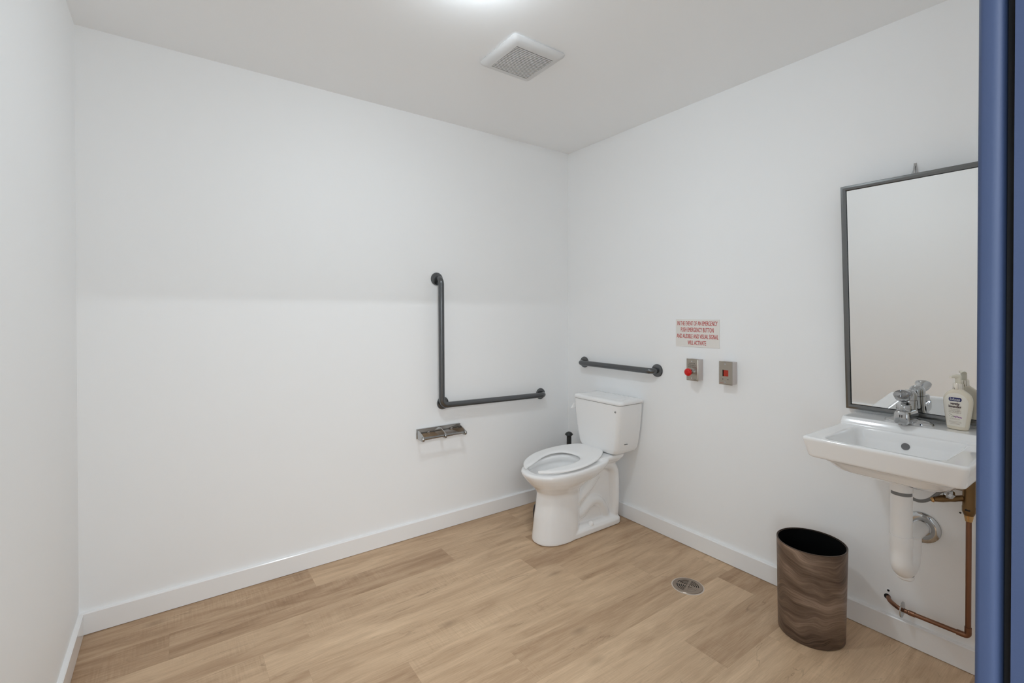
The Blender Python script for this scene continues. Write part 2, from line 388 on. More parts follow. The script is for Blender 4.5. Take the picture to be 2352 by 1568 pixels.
def baseboard(name, pts):
    bm = bmesh.new()
    prof = [(0, .002), (TB, .002), (TB, HB-.0035), (TB-.0035, HB), (0, HB+.0015)]
    a, b_, n = Vector(pts[0]), Vector(pts[1]), Vector(pts[2])
    ra = [bm.verts.new(a+n*d+Vector((0,0,z))) for d, z in prof]; rb = [bm.verts.new(b_+n*d+Vector((0,0,z))) for d, z in prof]
    for i in range(len(prof)):
        j = (i+1) % len(prof); bm.faces.new((ra[i], ra[j], rb[j], rb[i]))
    bm.faces.new(ra); bm.faces.new(rb)
    return struct(fin(bm, name, M['base'], smooth=True, ang=20))
baseboard('baseboard_back', ((LX,0,0), (0,0,0), (0,-1,0)))
baseboard('baseboard_right', ((0,-TB,0), (0,YD,0), (-1,0,0)))
baseboard('baseboard_left', ((LX,-TB,0), (LX,YD,0), (1,0,0)))

# hall outside the door
bm = bmesh.new(); box(bm, -4.2, .6, -5.2, -2.62, -.06, -.001); struct(fin(bm, 'floor_hall', M['hallf'], smooth=False))
bm = bmesh.new(); box(bm, -4.2, .6, -5.2, -2.62, 2.50, 2.6); struct(fin(bm, 'ceiling_hall', M['hallw'], smooth=False))
bm = bmesh.new(); box(bm, -4.2, .6, -5.3, -5.2, -.06, 2.6); struct(fin(bm, 'wall_hall', M['hallw'], smooth=False))

# ------------------------------------------------------------------ blue steel door frame
JX = -1.68
def jamb_profile(x, s):
    """s=+1 right jamb (face towards -x). outline in (x,y), closed behind"""
    Y0 = -2.453
    p = [(x+s*.075, Y0+.0), (x+s*.004, Y0)]
    for k in range(5):
        a = k/4*PI/2; p.append((x+s*(.004-.004*math.sin(a)), Y0-.004+.004*math.cos(a)))
    for k in range(7):
        a = k/6*PI/2; p.append((x+s*(.009-.009*math.cos(a)), Y0-.0105-.009*math.sin(a)))
    p += [(x+s*.024, Y0-.0195), (x+s*.024, Y0-.0262)]
    p += [(x-s*.002, Y0-.0262), (x-s*.002, Y0-.160), (x+s*.075, Y0-.160)]
    return p
door = thing('door_1', 'blue painted steel door frame at the right edge', 'door frame', (JX, -2.53, 0))
del door['label']; del door['category']; door['kind'] = 'structure'
for nm, x, s in (('jamb', JX, 1), ('jamb', -2.585, -1)):
    bm = bmesh.new(); pr = jamb_profile(x, s)
    loft(bm, [[Vector((a, b_, z)) for a, b_ in pr] for z in (0, 2.09)])
    fin(bm, nm, M['blue'], door, smooth=True, ang=30)
    bm = bmesh.new(); box(bm, *sorted((x+s*.012, x+s*.0235)), -2.4789, -2.4728, .0, 2.02)
    fin(bm, 'seal', M['gasket'], door, smooth=False)
bm = bmesh.new(); box(bm, -2.61, -1.655, -2.612, -2.453, 2.03, 2.10, .003); fin(bm, 'head', M['blue'], door)

# ------------------------------------------------------------------ ceiling light (just above the picture's top edge)
lt = thing('ceiling_light', 'round white flush ceiling light glowing above the room', 'ceiling light', (*LAMP_POS, CZ))
mt = Matrix.Translation((*LAMP_POS, CZ))
bm = bmesh.new(); lathe(bm, [(.0,0),(.090,0),(.092,-.012),(.085,-.022),(.0,-.022)], mt, 48); fin(bm, 'base', M['fanp'], lt)
bm = bmesh.new(); lathe(bm, [(.070,-.022)]+[(.070*math.cos(a), -.022-.034*math.sin(a)) for a in [i/8*PI/2 for i in range(1, 8)]]+[(0,-.056)], mt, 48, cap=False); fin(bm, 'glass_dome', M['lampglass'], lt)

# ------------------------------------------------------------------ exhaust fan grille
FX, FY, FH = -1.052, -.845, .143
fan = thing('exhaust_fan', 'square white exhaust fan grille with thin slots on the ceiling', 'exhaust fan', (FX, FY, CZ))
bm = bmesh.new()
def sq(h, r, z): return rrect(FX-h, FX+h, FY-h, FY+h, r, z, 5)
loft(bm, [sq(FH-.004,.016,CZ-.0002), sq(FH,.018,CZ-.007), sq(FH-.004,.018,CZ-.014), sq(FH-.014,.014,CZ-.0215), sq(FH-.028,.008,CZ-.0255), sq(.101,.004,CZ-.027), sq(.1005,.004,CZ-.0200)], cap0=False, cap1=False)
fin(bm, 'frame', M['fanp'], fan, ang=60)
bm = bmesh.new(); nsl = 19
for i in range(nsl+1):
    yc = FY-.101+.202*i/nsl
    h = .0032 if 0 < i < nsl else .0025
    # each slat sags slightly like a shallow dome
    rings = []
    for k in range(9):
        t = -1+2*k/8; x = FX+.1005*t; zc = CZ-.0262-.0035*(1-t*t)*(1-((yc-FY)/.11)**2)
        rings.append([Vector((x, yc-h, zc)), Vector((x, yc+h, zc)), Vector((x, yc+h, zc+.007)), Vector((x, yc-h, zc+.007))])
    loft(bm, rings)
fin(bm, 'louver', M['fanp'], fan, smooth=False)
bm = bmesh.new(); box(bm, FX-.1008, FX+.1008, FY-.1015, FY+.1015, CZ-.013, CZ-.0005); fin(bm, 'housing', mat('grille_backing', (.03,.03,.03), .7), fan, smooth=False)
bm = bmesh.new(); box(bm, FX-.004, FX+.004, FY-.100, FY+.100, CZ-.0255, CZ-.020); fin(bm, 'rib', M['fanp'], fan, smooth=False)

# ------------------------------------------------------------------ grab bars
def flange(name, parent, p, n):
    bm = bmesh.new(); mt = frame_at(p, n)
    lathe(bm, [(0,0),(.0385,0),(.0385,.004),(.035,.010),(.022,.0125),(.0,.0125)], mt, 40)
    return fin(bm, name, M['steel'], parent, ang=28)
R_T = .0175; SO = .055
g = thing('grab_bar', 'L-shaped brushed steel grab bar on the wall beside the toilet', 'grab bar', (-1.03, 0, .75))
zt, zb, xl, xr = 1.508, .757, -1.035, -.262
bm = bmesh.new()
tube(bm, bend([(-1.058,-.002,zt), (-1.058,-SO,zt), (-1.055,-SO,.757), (xr,-SO,.741), (xr,-.002,.741)], .036, 8), R_T, 20)
fin(bm, 'bar', M['steel'], g, ang=60)
bm = bmesh.new(); tube(bm, [(-1.022,-.002,.76), (-1.030,-SO,.772)], .012, 16); fin(bm, 'post', M['steel'], g)
for p in ((-1.060,0,zt), (-1.022,0,.760), (xr,0,.741)): flange('flange', g, Vector(p), (0,-1,0))
g = thing('grab_bar', 'short straight brushed steel grab bar above the toilet tank', 'grab bar', (0, -.47, .96))
bm = bmesh.new(); tube(bm, bend([(-.002,-.172,.960), (-SO,-.172,.960), (-SO,-.785,.9595), (-.002,-.785,.9595)], .036, 8), R_T, 20); fin(bm, 'bar', M['steel'], g, ang=60)
for y in (-.172, -.785): flange('flange', g, Vector((0,y,.96)), (-1,0,0))

# ------------------------------------------------------------------ toilet roll holder (double, empty)
tp = thing('toilet_roll_holder', 'empty double chrome toilet roll holder on the wall under the grab bar', 'toilet roll holder', (-1.05, 0, .60))
X0, X1, Z0, Z1 = -1.195, -.908, .567, .625
bm = bmesh.new(); box(bm, X0, X1, -.006, -.0005, Z0, Z1, .0015)
box(bm, X0, X1, -.016, -.004, Z1-.004, Z1, .001); fin(bm, 'back_plate', M['chromed'], tp)
for x in (X0+.006, -1.047, X1-.006):
    bm = bmesh.new()
    pr = [(-.003, Z0+.002), (-.003, Z1-.004), (-.016, Z1-.004), (-.074, Z0+.034), (-.090, Z0+.026), (-.094, Z0+.012), (-.088, Z0+.002), (-.070, Z0-.002)]
    loft(bm, [[Vector((x+dx, y, z)) for y, z in pr] for dx in (-.0025, .0025)])
    fin(bm, 'arm', M['chrome'], tp, smooth=False)
    bm = bmesh.new(); lathe(bm, [(0,-.007),(.012,-.007),(.014,-.004),(.014,.004),(.012,.007),(0,.007)], frame_at((x,-.082,Z0+.014), (1,0,0)), 24); fin(bm, 'boss', M['chromed'], tp)
for xa, xb in ((X0+.014, -1.055), (-1.039, X1-.014)):
    bm = bmesh.new(); lathe(bm, [(0,0),(.009,0),(.009,.35*(xb-xa)),(.0075,.36*(xb-xa)),(.0075,xb-xa),(0,xb-xa)], frame_at((xa,-.080,Z0+.016), (1,0,0)), 24); fin(bm, 'roller', M['chromed'], tp)
for x in (-1.12, -.965):
    bm = bmesh.new(); lathe(bm, [(0,0),(.010,0),(.009,.003),(.003,.0045),(0,.0045)], frame_at((x,-.006,.597), (0,-1,0)), 20); fin(bm, 'screw', M['chrome'], tp)

# ------------------------------------------------------------------ emergency sign and devices on the right wall
sg = thing('emergency_sign', 'white emergency sign with four lines of red capitals', 'sign', (0, -1.047, 1.19))
bm = bmesh.new(); box(bm, -.003, -.0003, -1.180, -.914, 1.114, 1.267, .0006, 1); board = fin(bm, 'board', M['sign'], sg)
for i, (ln, wd) in enumerate((('IN THE EVENT OF AN EMERGENCY', .245), ('PUSH EMERGENCY BUTTON', .200), ('AND AUDIBLE AND VISUAL SIGNAL', .254), ('WILL ACTIVATE', .112))):
    o = text('lettering', ln, M['red'], board, .0345, onB(.0032, -1.047, 1.2435-.0358*i), 1.0, fat=.0007, extr=.0001)
    ys = [v.co.y for v in o.data.vertices]; cw = max(ys)-min(ys); mid = (max(ys)+min(ys))/2
    for v in o.data.vertices: v.co.y = (v.co.y-mid)*wd/cw

def wall_box(name, label, yc, zc, kind):
    t = thing(name, label, 'call button' if kind == 'btn' else 'indicator light', (0, yc, zc))
    bm = bmesh.new(); box(bm, -.045, -.0005, yc-.035, yc+.035, zc-.0575, zc+.0575, .002); fin(bm, 'back_box', M['box'], t)
    bm = bmesh.new()
    if kind == 'btn':
        pts = [rrect(yc-.036, yc+.036, zc-.0595, zc+.0595, .002, .045, 2), rrect(yc-.036, yc+.036, zc-.0595, zc+.0595, .002, .0465, 2), rrect(yc-.0315, yc+.0315, zc-.055, zc+.055, .002, .0505, 2)]
        loft(bm, [[Vector((-p.z, p.x, p.y)) for p in r] for r in pts])
    else:
        # plate with a real window opening
        def ringv(h, v, d): return [bm.verts.new((-d, yc+sy*h, zc+sz*v)) for sy, sz in ((-1,-1),(1,-1),(1,1),(-1,1))]
        def strip(a, b_):
            for i in range(4): bm.faces.new((a[i], a[(i+1)%4], b_[(i+1)%4], b_[i]))
        a = ringv(.036,.0595,.045); b_ = ringv(.036,.0595,.0465); c = ringv(.0315,.055,.0505)
        d = [bm.verts.new((-.0505, yc+y, zc+z)) for y, z in ((-.0165,-.016),(.0145,-.016),(.0145,.016),(-.0165,.016))]
        e = [bm.verts.new((-.046, v.co.y, v.co.z)) for v in d]
        strip(a, b_); strip(b_, c); strip(c, d); strip(d, e); bm.faces.new(a)
    fin(bm, 'face_plate', M['plate'], t, ang=20)
    for dz in (.046, -.046 if kind == 'ind' else -.045):
        bm = bmesh.new(); lathe(bm, [(0,0),(.0042,0),(.0036,.0014),(0,.0018)], frame_at((-.0502,yc,zc+dz), (-1,0,0)), 16); fin(bm, 'screw', M['chrome'], t)
    return t
b1 = wall_box('emergency_button', 'metal call box with a big red mushroom push button', -1.049, .993, 'btn')
for i, ln in enumerate(('PUSH FOR', 'EMERGENCY', 'ASSISTANCE')):
    text('lettering', ln, M['ink'], b1, .0085, onB(.0507, -1.049, .993+.034-.0095*i), .98, fat=.0002, extr=.00005)
bm = bmesh.new(); mt = frame_at((-.050, -1.054, .984), (-1,0,0))
lathe(bm, [(.0,0),(.0145,0),(.0145,.004),(.012,.006),(.012,.016),(.0135,.016),(.0135,.022),(.010,.022),(.010,.028),(0,.028)], mt, 28); fin(bm, 'collar', M['chrome'], b1)
bm = bmesh.new(); lathe(bm, [(0,.024),(.011,.024),(.013,.028),(.0195,.038),(.0210,.043),(.0195,.049),(.015,.0535),(.008,.056),(0,.0565)], mt, 36); fin(bm, 'push_button', M['btn'], b1, ang=80)
bm = bmesh.new()
for k in range(5): box(bm, -.0508, -.0504, -1.0590-.0036*k-.0022, -1.0590-.0036*k, .9415, .9435)
fin(bm, 'small_print', M['ink'], b1, smooth=False)
b2 = wall_box('emergency_light', 'metal indicator box with a square red lens, right of the button', -1.240, .994, 'ind')
bm = bmesh.new(); box(bm, -.0478, -.0455, -1.2565, -1.2295, .978, 1.010); fin(bm, 'lens', M['lens'], b2, smooth=False)
for dy in (-.014, .014):
    bm = bmesh.new(); lathe(bm, [(0,0),(.0021,0),(.0021,.0004),(0,.0004)], frame_at((-.0504,-1.241+dy,.963), (-1,0,0)), 12)
    fin(bm, 'hole', M['chip'], b2)
bm = bmesh.new()
for k in range(6): box(bm, -.0508, -.0504, -1.2110-.0030*k-.0019, -1.2110-.0030*k, .9425, .9440)
fin(bm, 'small_print', M['red'], b2, smooth=False)

# ------------------------------------------------------------------ toilet
YC = -.484
toi = thing('toilet', 'white two-piece toilet in the corner with an open-front seat', 'toilet', (-.40, YC, 0))
def sup(xf, xb, wdt, z, ef=2.3, eb=2.6, tilt=0.0, n=48):
    cx = xf+(xb-xf)*.52; out = []
    for k in range(n):
        a = 2*PI*k/n; c, s = math.cos(a), math.sin(a)
        L = (xb-cx) if c > 0 else (cx-xf); e = eb if c > 0 else ef
        x = cx+L*math.copysign(abs(c)**(2/e), c); y = YC+wdt*math.copysign(abs(s)**(2/e), s)
        out.append(Vector((x, y, z+tilt*(x+.72)/.54)))
    return out
bm = bmesh.new()
loft(bm, [sup(-.688,-.395,.106,.001), sup(-.689,-.395,.107,.010), sup(-.683,-.395,.104,.06), sup(-.674,-.395,.099,.14), sup(-.664,-.395,.095,.20),
          sup(-.655,-.388,.094,.262), sup(-.657,-.382,.098,.280), sup(-.676,-.372,.118,.305), sup(-.704,-.345,.142,.330), sup(-.727,-.27,.160,.355,eb=2.8), sup(-.744,-.225,.172,.378,eb=3.0,tilt=.01),
          sup(-.752,-.195,.178,.395,eb=3.1,tilt=.02), sup(-.750,-.185,.177,.404,eb=3.1,tilt=.03), sup(-.742,-.192,.170,.4095,eb=3.1,tilt=.03),
          sup(-.712,-.352,.128,.4095,tilt=.03), sup(-.705,-.358,.121,.402,tilt=.03), sup(-.706,-.358,.122,.385,tilt=.03), sup(-.715,-.352,.130,.372,tilt=.02),
          sup(-.690,-.375,.116,.345), sup(-.645,-.42,.092,.315), sup(-.60,-.46,.062,.290), sup(-.57,-.49,.038,.275)])
def spart(fn):
    b = bmesh.new(); fn(b); return b
# rear: narrow trapway body
loft(bm, [rrect(-.45,-.088,YC-.058,YC+.058,.03,.001), rrect(-.45,-.088,YC-.058,YC+.058,.03,.20), rrect(-.37,-.088,YC-.058,YC+.058,.03,.29), rrect(-.335,-.088,YC-.062,YC+.062,.03,.36), rrect(-.33,-.075,YC-.09,YC+.09,.03,.40)])
# foot flange
loft(bm, [rrect(-.60,-.070,YC-.102,YC+.102,[.05,.1,.1,.05],.001), rrect(-.60,-.070,YC-.102,YC+.102,[.05,.1,.1,.05],.030), rrect(-.60,-.080,YC-.092,YC+.092,[.05,.09,.09,.05],.046), rrect(-.60,-.09,YC-.07,YC+.07,[.04,.06,.06,.04],.060)])
# tank deck
loft(bm, [rrect(-.33,-.10,YC-.085,YC+.085,.04,.375), rrect(-.335,-.085,YC-.115,YC+.115,[.05,.05,.05,.05],.400), rrect(-.340,-.072,YC-.134,YC+.134,[.05,.05,.05,.05],.425), rrect(-.338,-.070,YC-.134,YC+.134,[.05,.05,.05,.05],.437), rrect(-.33,-.075,YC-.128,YC+.128,[.045]*4,.4425)])
for s in (-1, 1):
    tube(bm, catmull([(-.118,YC+s*.052,.03), (-.116,YC+s*.060,.12), (-.116,YC+s*.062,.24), (-.122,YC+s*.062,.32), (-.150,YC+s*.064,.362), (-.200,YC+s*.070,.385), (-.27,YC+s*.08,.39)], 6), .034, 20)
    tube(bm, catmull([(-.44,YC+s*.042,.190), (-.345,YC+s*.042,.255), (-.26,YC+s*.036,.325)], 6), .038, 18)
    tube(bm, catmull([(-.44,YC+s*.030,.10), (-.38,YC+s*.040,.125), (-.33,YC+s*.044,.165), (-.285,YC+s*.044,.175), (-.24,YC+s*.042,.155), (-.20,YC+s*.040,.10), (-.18,YC+s*.036,.05)], 6), .038, 18)
bowl = fin(bm, 'bowl', M['porc'], toi)
rm = bowl.modifiers.new('r', 'REMESH'); rm.mode = 'VOXEL'; rm.voxel_size = .0042; rm.use_smooth_shade = True
sm = bowl.modifiers.new('s', 'SMOOTH'); sm.factor = .6; sm.iterations = 7
bm = bmesh.new(); lathe(bm, [(0,0),(.075,0)], Matrix.Translation((-.55, YC, .300)), 32, cap=False, sx=1.2, sy=.75); wt = fin(bm, 'water', M['water'], bowl)
# seat
outer = [(-.180,0),(-.181,.045),(-.190,.078),(-.210,.105),(-.245,.130),(-.300,.157),(-.360,.178),(-.430,.190),(-.500,.191),(-.560,.180),(-.620,.157),(-.665,.128),(-.697,.095),(-.716,.068),(-.722,.052)]
inner = [(-.379,0),(-.380,.028),(-.384,.048),(-.396,.072),(-.418,.092),(-.450,.104),(-.490,.107),(-.530,.101),(-.570,.088),(-.605,.074),(-.640,.063),(-.670,.055),(-.692,.050),(-.708,.0465),(-.716,.046)]
bm = bmesh.new(); YS = -.476
def sz(x, dz): return .4315+.034*(x+.72)/.54+dz
O = outer[::-1]; full_o = [(x,-y_) for x, y_ in outer[:0:-1]]+outer; full_i = [(x,-y_) for x, y_ in inner[:0:-1]]+inner
rings = []
for (ox, oy), (ix, iy) in zip(full_o, full_i):
    d = Vector((ix-ox, iy-oy, 0)); n = d.normalized()
    P = []
    for t, z in ((.0,-.016), (0,-.006), (.010,-.0005), (.022,.0), ('m',.0), (-.016,-.0005), (-.004,-.006), (-.0,-.016)):
        if t == 'm': q = Vector((ox,oy,0))+d*.5
        elif t > 0 or (t == 0 and str(t)[0] != '-'): q = Vector((ox,oy,0))+n*min(t, d.length*.45)
        else: q = Vector((ix,iy,0))+n*max(t, -d.length*.45)
        P.append(Vector((q.x, YS+q.y, sz(q.x, z))))
    rings.append(P)
loft(bm, rings)
bmesh.ops.rotate(bm, verts=bm.verts, cent=(-.60, YS, 0), matrix=Matrix.Rotation(math.radians(6), 3, 'Z'))
seat = fin(bm, 'seat', M['seat'], toi, ang=60)
bv = seat.modifiers.new('sub', 'SUBSURF'); bv.levels = 1; bv.render_levels = 2
for s in (-1, 1):
    bm = bmesh.new(); box(bm, -.215, -.195, YC+.045+s*.055-.014, YC+.045+s*.055+.014, .438, .456, .005); fin(bm, 'hinge', M['seat'], toi)
# tank
YT = -.487
bm = bmesh.new()
def tr(xf, h, z, r=.034, xb=-.012): return rrect(xf, xb, YT-h, YT+h, [.012, r, r, .012], z, 7)
loft(bm, [tr(-.185,.120,.4445,.03,-.045), tr(-.199,.145,.450,.034,-.03), tr(-.205,.157,.458,.036,-.022), tr(-.2095,.166,.480), tr(-.213,.176,.53), tr(-.2165,.187,.60), tr(-.2195,.196,.68), tr(-.221,.200,.752)])
fin(bm, 'tank', M['porc'], toi, ang=50)
bm = bmesh.new()
loft(bm, [tr(-.222,.201,.7545,.034,-.008), tr(-.2255,.2045,.7575,.036,-.006), tr(-.2255,.2045,.768,.036,-.006), tr(-.219,.198,.777,.034,-.010), tr(-.200,.180,.7815,.030,-.025), tr(-.15,.13,.7835,.028,-.06)])
fin(bm, 'tank_lid', M['porc'], toi, ang=50)
bm = bmesh.new(); loft(bm, [[Vector((x, -.287-.004*k, z)) for x, z in ((-.212+.002*k,.716),(-.190,.716),(-.205+.01*k,.684),(-.240+.012*k,.684))] for k in (0, 1)])
box(bm, -.200, -.188, -.296, -.280, .690, .716, .003)
fin(bm, 'flush_lever', M['pvc'], toi)
bm = bmesh.new(); lathe(bm, [(0,0),(.0062,0),(.0055,.0018),(.003,.002),(0,.0012)], frame_at((-.2205,-.653,.715), (-1,0,0)), 20); lk = fin(bm, 'lid_lock', M['chrome'], toi)
bm = bmesh.new(); lathe(bm, [(0,0),(.0026,0),(.0026,.0006),(0,.0006)], frame_at((-.2222,-.653,.715), (-1,0,0)), 12); fin(bm, 'keyhole', M['chip'], lk)
bm = bmesh.new()
for k in range(8): box(bm, -.150+.0036*k, -.150+.0036*k+.0028, -.6645, -.6605, .5115, .5145)
fin(bm, 'maker_mark', mat('grey_print', (.12,.12,.12), .5), toi, smooth=False)
for s in (-1, 1):
    bm = bmesh.new(); lathe(bm, [(0,0),(.0170,0),(.0170,.012),(.014,.020),(.007,.025),(0,.026)], Matrix.Translation((-.335, YC+s*.083, .046)), 24); fin(bm, 'bolt_cap', M['seat'], toi)

# ------------------------------------------------------------------ things behind the toilet
tb = thing('toilet_brush', 'black toilet brush with a domed handle top behind the toilet', 'toilet brush', (-.115, -.135, 0))
mt = Matrix.Translation((-.115, -.135, 0))
bm = bmesh.new(); lathe(bm, [(0,.001),(.052,.001),(.052,.02),(.046,.30),(.044,.33),(.018,.335),(0,.335)], mt, 32); fin(bm, 'holder', M['black'], tb)
bm = bmesh.new(); lathe(bm, [(0,.33),(.0165,.33),(.0165,.448),(.019,.453),(.028,.459),(.0265,.465),(.019,.474),(.009,.479),(0,.480)], mt, 32); fin(bm, 'handle', M['black'], tb)
pl = thing('plunger', 'black rubber plunger cup on the floor half hidden by the toilet', 'plunger', (-.452, -.262, 0))
mt = Matrix.Translation((-.452, -.262, 0))
bm = bmesh.new(); lathe(bm, [(.052,.001),(.060,.001),(.063,.012),(.063,.06),(.058,.085),(.042,.105),(.018,.115),(.014,.13),(0,.13)], mt, 36); fin(bm, 'cup', M['rubber'], pl)
bm = bmesh.new(); lathe(bm, [(0,.12),(.011,.12),(.011,.31),(.007,.317),(0,.318)], mt, 20); fin(bm, 'handle', M['black'], pl)

# ------------------------------------------------------------------ floor drain
DX, DY = -.357, -1.232
dr = thing('floor_drain', 'round tarnished metal floor drain with curved slots', 'floor drain', (DX, DY, 0))
mt = Matrix.Translation((DX, DY, 0))
bm = bmesh.new(); lathe(bm, [(0,.0004),(.062,.0004)], mt, 48, cap=False); fin(bm, 'well', M['chip'], dr)
bm = bmesh.new(); lathe(bm, [(.0585,.0006),(.0585,.0032),(.0655,.0036),(.0690,.0006)], mt, 64, cap=False); fin(bm, 'rim', M['drain'], dr)
bm = bmesh.new()
for k, (ra, rb) in enumerate(((0,.008),(.0125,.0175),(.0220,.0270),(.0315,.0365),(.0410,.0460),(.0500,.0590))):
    if ra == 0: lathe(bm, [(0,.0030),(rb,.0030),(rb,.0008)], mt, 32, cap=False)
    else: lathe(bm, [(ra,.0008),(ra,.0030),(rb,.0030),(rb,.0008)], mt, 64, cap=False)
for a in (0.35, 0.35+PI/2, 0.35+PI, 0.35+1.5*PI):
    c, s = math.cos(a), math.sin(a)
    vs = [bm.verts.new((DX+c*u-s*v, DY+s*u+c*v, .0031)) for u, v in ((.006,-.004),(.058,-.007),(.058,.007),(.006,.004))]
    bm.faces.new(vs)
# half of the plate is solid web between the bars
for a0, a1, ra, rb in ((.35+PI+.02,.35+1.5*PI-.1,.02,.058),):
    n = 14
    for k in range(n):
        t0 = a0+(a1-a0)*k/n; t1 = a0+(a1-a0)*(k+1)/n
        bm.faces.new([bm.verts.new((DX+r*math.cos(t), DY+r*math.sin(t), .0026)) for r, t in ((ra,t0),(rb,t0),(rb,t1),(ra,t1))])
fin(bm, 'grate', M['drain'], dr, smooth=False)
bm = bmesh.new(); lathe(bm, [(.0685,.0004),(.0695,.0012),(.0730,.0008),(.0740,.0002)], mt, 64, cap=False); fin(bm, 'sealant', mat('sealant', (.62,.54,.47), .4), dr)

# ------------------------------------------------------------------ waste bin
BX, BY = -.230, -1.716
wb = thing('waste_bin', 'open dark walnut-grain waste bin on the floor by the wall', 'waste bin', (BX, BY, 0))
mt = Matrix.Translation((BX, BY, 0))
bm = bmesh.new(); uvl = bm.loops.layers.uv.new('wrap'); seg = 96; zs = [0.001, .004]+[.004+.363*i/24 for i in range(1, 25)]
def rad(z): return .1175+.0065*(z/.367)
Rg = [[bm.verts.new((BX+(rad(z)-(.002 if z < .003 else 0))*math.cos(2*PI*i/seg+0.2), BY+(rad(z)-(.002 if z < .003 else 0))*math.sin(2*PI*i/seg+0.2), z)) for i in range(seg)] for z in zs]
for a in range(len(zs)-1):
    for i in range(seg):
        j = (i+1) % seg; f = bm.faces.new((Rg[a][i], Rg[a][j], Rg[a+1][j], Rg[a+1][i]))
        for l, (u, v) in zip(f.loops, ((i,a),(i+1,a),(i+1,a+1),(i,a+1))): l[uvl].uv = (u/seg*1.6, zs[v]/.367*.8)
fin(bm, 'shell', M['walnut'], wb, ang=80)
bm = bmesh.new(); lathe(bm, [(.1180,.367),(.1237,.3671),(.1240,.3695),(.1212,.3700),(.1205,.367)], mt, 96, cap=False); fin(bm, 'rim', mat('bin_rim', (.075,.05,.036), .4), wb)
bm = bmesh.new(); lathe(bm, [(0,.006),(.1140,.006),(.1206,.3688)], mt, 72, cap=False); fin(bm, 'liner', M['binin'], wb)

# ------------------------------------------------------------------ wash basin
sk = thing('wash_basin', 'white wall-hung ceramic wash basin under the mirror', 'sink', (0, -2.01, .86))
SYL, SYR = -1.785, -2.235
bm = bmesh.new()
def kr(xf, yl, yr, r, z, xb=-.001, rb=.004): return rrect(xf, xb, yr, yl, [rb, r, r, rb], z, 7)
def bow(ring, amt, xf):
    out = []
    for p in ring:
        t = (p.y+2.01)/.225; k = max(0, min(1, (-p.x-.25)/.25))
        out.append(Vector((p.x-amt*k*(1-t*t), p.y, p.z)))
    return out
# outer skin upward, rim, basin inward
S = [kr(-.30,-1.90,-2.12,.05,.712,-.10,.03), kr(-.36,-1.868,-2.152,.07,.722,-.06,.03), kr(-.42,-1.845,-2.175,.08,.745,-.03,.03), kr(-.440,-1.825,-2.195,.07,.768,-.004,.01), kr(-.452,-1.812,-2.208,.05,.779),
     kr(-.464,-1.802,-2.218,.022,.781), kr(-.470,-1.798,-2.222,.016,.786), kr(-.482,-1.792,-2.228,.014,.82), kr(-.492,-1.787,-2.234,.013,.848), kr(-.491,-1.788,-2.233,.013,.8545), kr(-.486,-1.793,-2.228,.012,.8570),
     kr(-.462,-1.845,-2.175,.030,.8555,-.160,.03), kr(-.455,-1.850,-2.170,.030,.8500,-.163,.03), kr(-.449,-1.857,-2.163,.034,.82,-.168,.032), kr(-.440,-1.866,-2.154,.04,.78,-.185,.04), kr(-.42,-1.885,-2.135,.05,.748,-.215,.05), kr(-.36,-1.94,-2.08,.06,.735,-.27,.05), kr(-.33,-1.98,-2.04,.02,.732,-.30,.02)]
S = [bow(r, .010, 0) for r in S]
loft(bm, S)
# raised tap deck
loft(bm, [kr(-.150,-1.786,-2.234,.010,.840), kr(-.150,-1.786,-2.234,.010,.862), kr(-.141,-1.788,-2.232,.010,.878), kr(-.134,-1.790,-2.230,.010,.8845), kr(-.05,-1.80,-2.22,.010,.8865,-.001)])
basin = fin(bm, 'basin', M['porc'], sk)
rm = basin.modifiers.new('r', 'REMESH'); rm.mode = 'VOXEL'; rm.voxel_size = .0030; rm.use_smooth_shade = True
sm = basin.modifiers.new('s', 'SMOOTH'); sm.factor = .6; sm.iterations = 5
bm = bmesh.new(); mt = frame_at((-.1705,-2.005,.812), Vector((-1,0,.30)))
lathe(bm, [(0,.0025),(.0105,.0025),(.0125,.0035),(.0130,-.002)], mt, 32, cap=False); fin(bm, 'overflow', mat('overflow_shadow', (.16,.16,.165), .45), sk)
bm = bmesh.new(); lathe(bm, [(0,.736),(.02,.736),(.022,.734)], Matrix.Translation((-.315,-2.01,.002)), 32, cap=False); fin(bm, 'drain', M['chrome'], sk)

# ------------------------------------------------------------------ tap
TX, TY, TZ = -.078, -1.990, .885
tap = thing('tap', 'chrome single-lever tap on the wash basin', 'tap', (TX, TY, TZ))
bm = bmesh.new(); rg = []
for z, kx, ky in ((0,1.0,1.0),(.004,1.0,1.0),(.008,.94,.96),(.014,.72,.74),(.018,.5,.45)):
    ring = []
    for k in range(48):
        a = 2*PI*k/48; c, s = math.cos(a), math.sin(a)
        ring.append(Vector((TX+.0285*kx*math.copysign(abs(c)**.8, c), TY+.074*ky*math.copysign(abs(s)**1.0, s), TZ+z)))
    rg.append(ring)
loft(bm, rg); fin(bm, 'base_plate', M['chrome'], tap, ang=60)
bm = bmesh.new(); lathe(bm, [(0,.0),(.031,.0),(.028,.012),(.0250,.030),(.0238,.060),(.0238,.082),(0,.082)], Matrix.Translation((TX,TY,TZ+.004)), 36); fin(bm, 'body', M['chrome'], tap, ang=60)
bm = bmesh.new()
def sec(x, z, hw, hh, n=36):
    return [Vector((x, TY+hw*math.copysign(abs(math.cos(2*PI*k/n))**.55, math.cos(2*PI*k/n)), z+hh*math.copysign(abs(math.sin(2*PI*k/n))**.55, math.sin(2*PI*k/n)))) for k in range(n)]
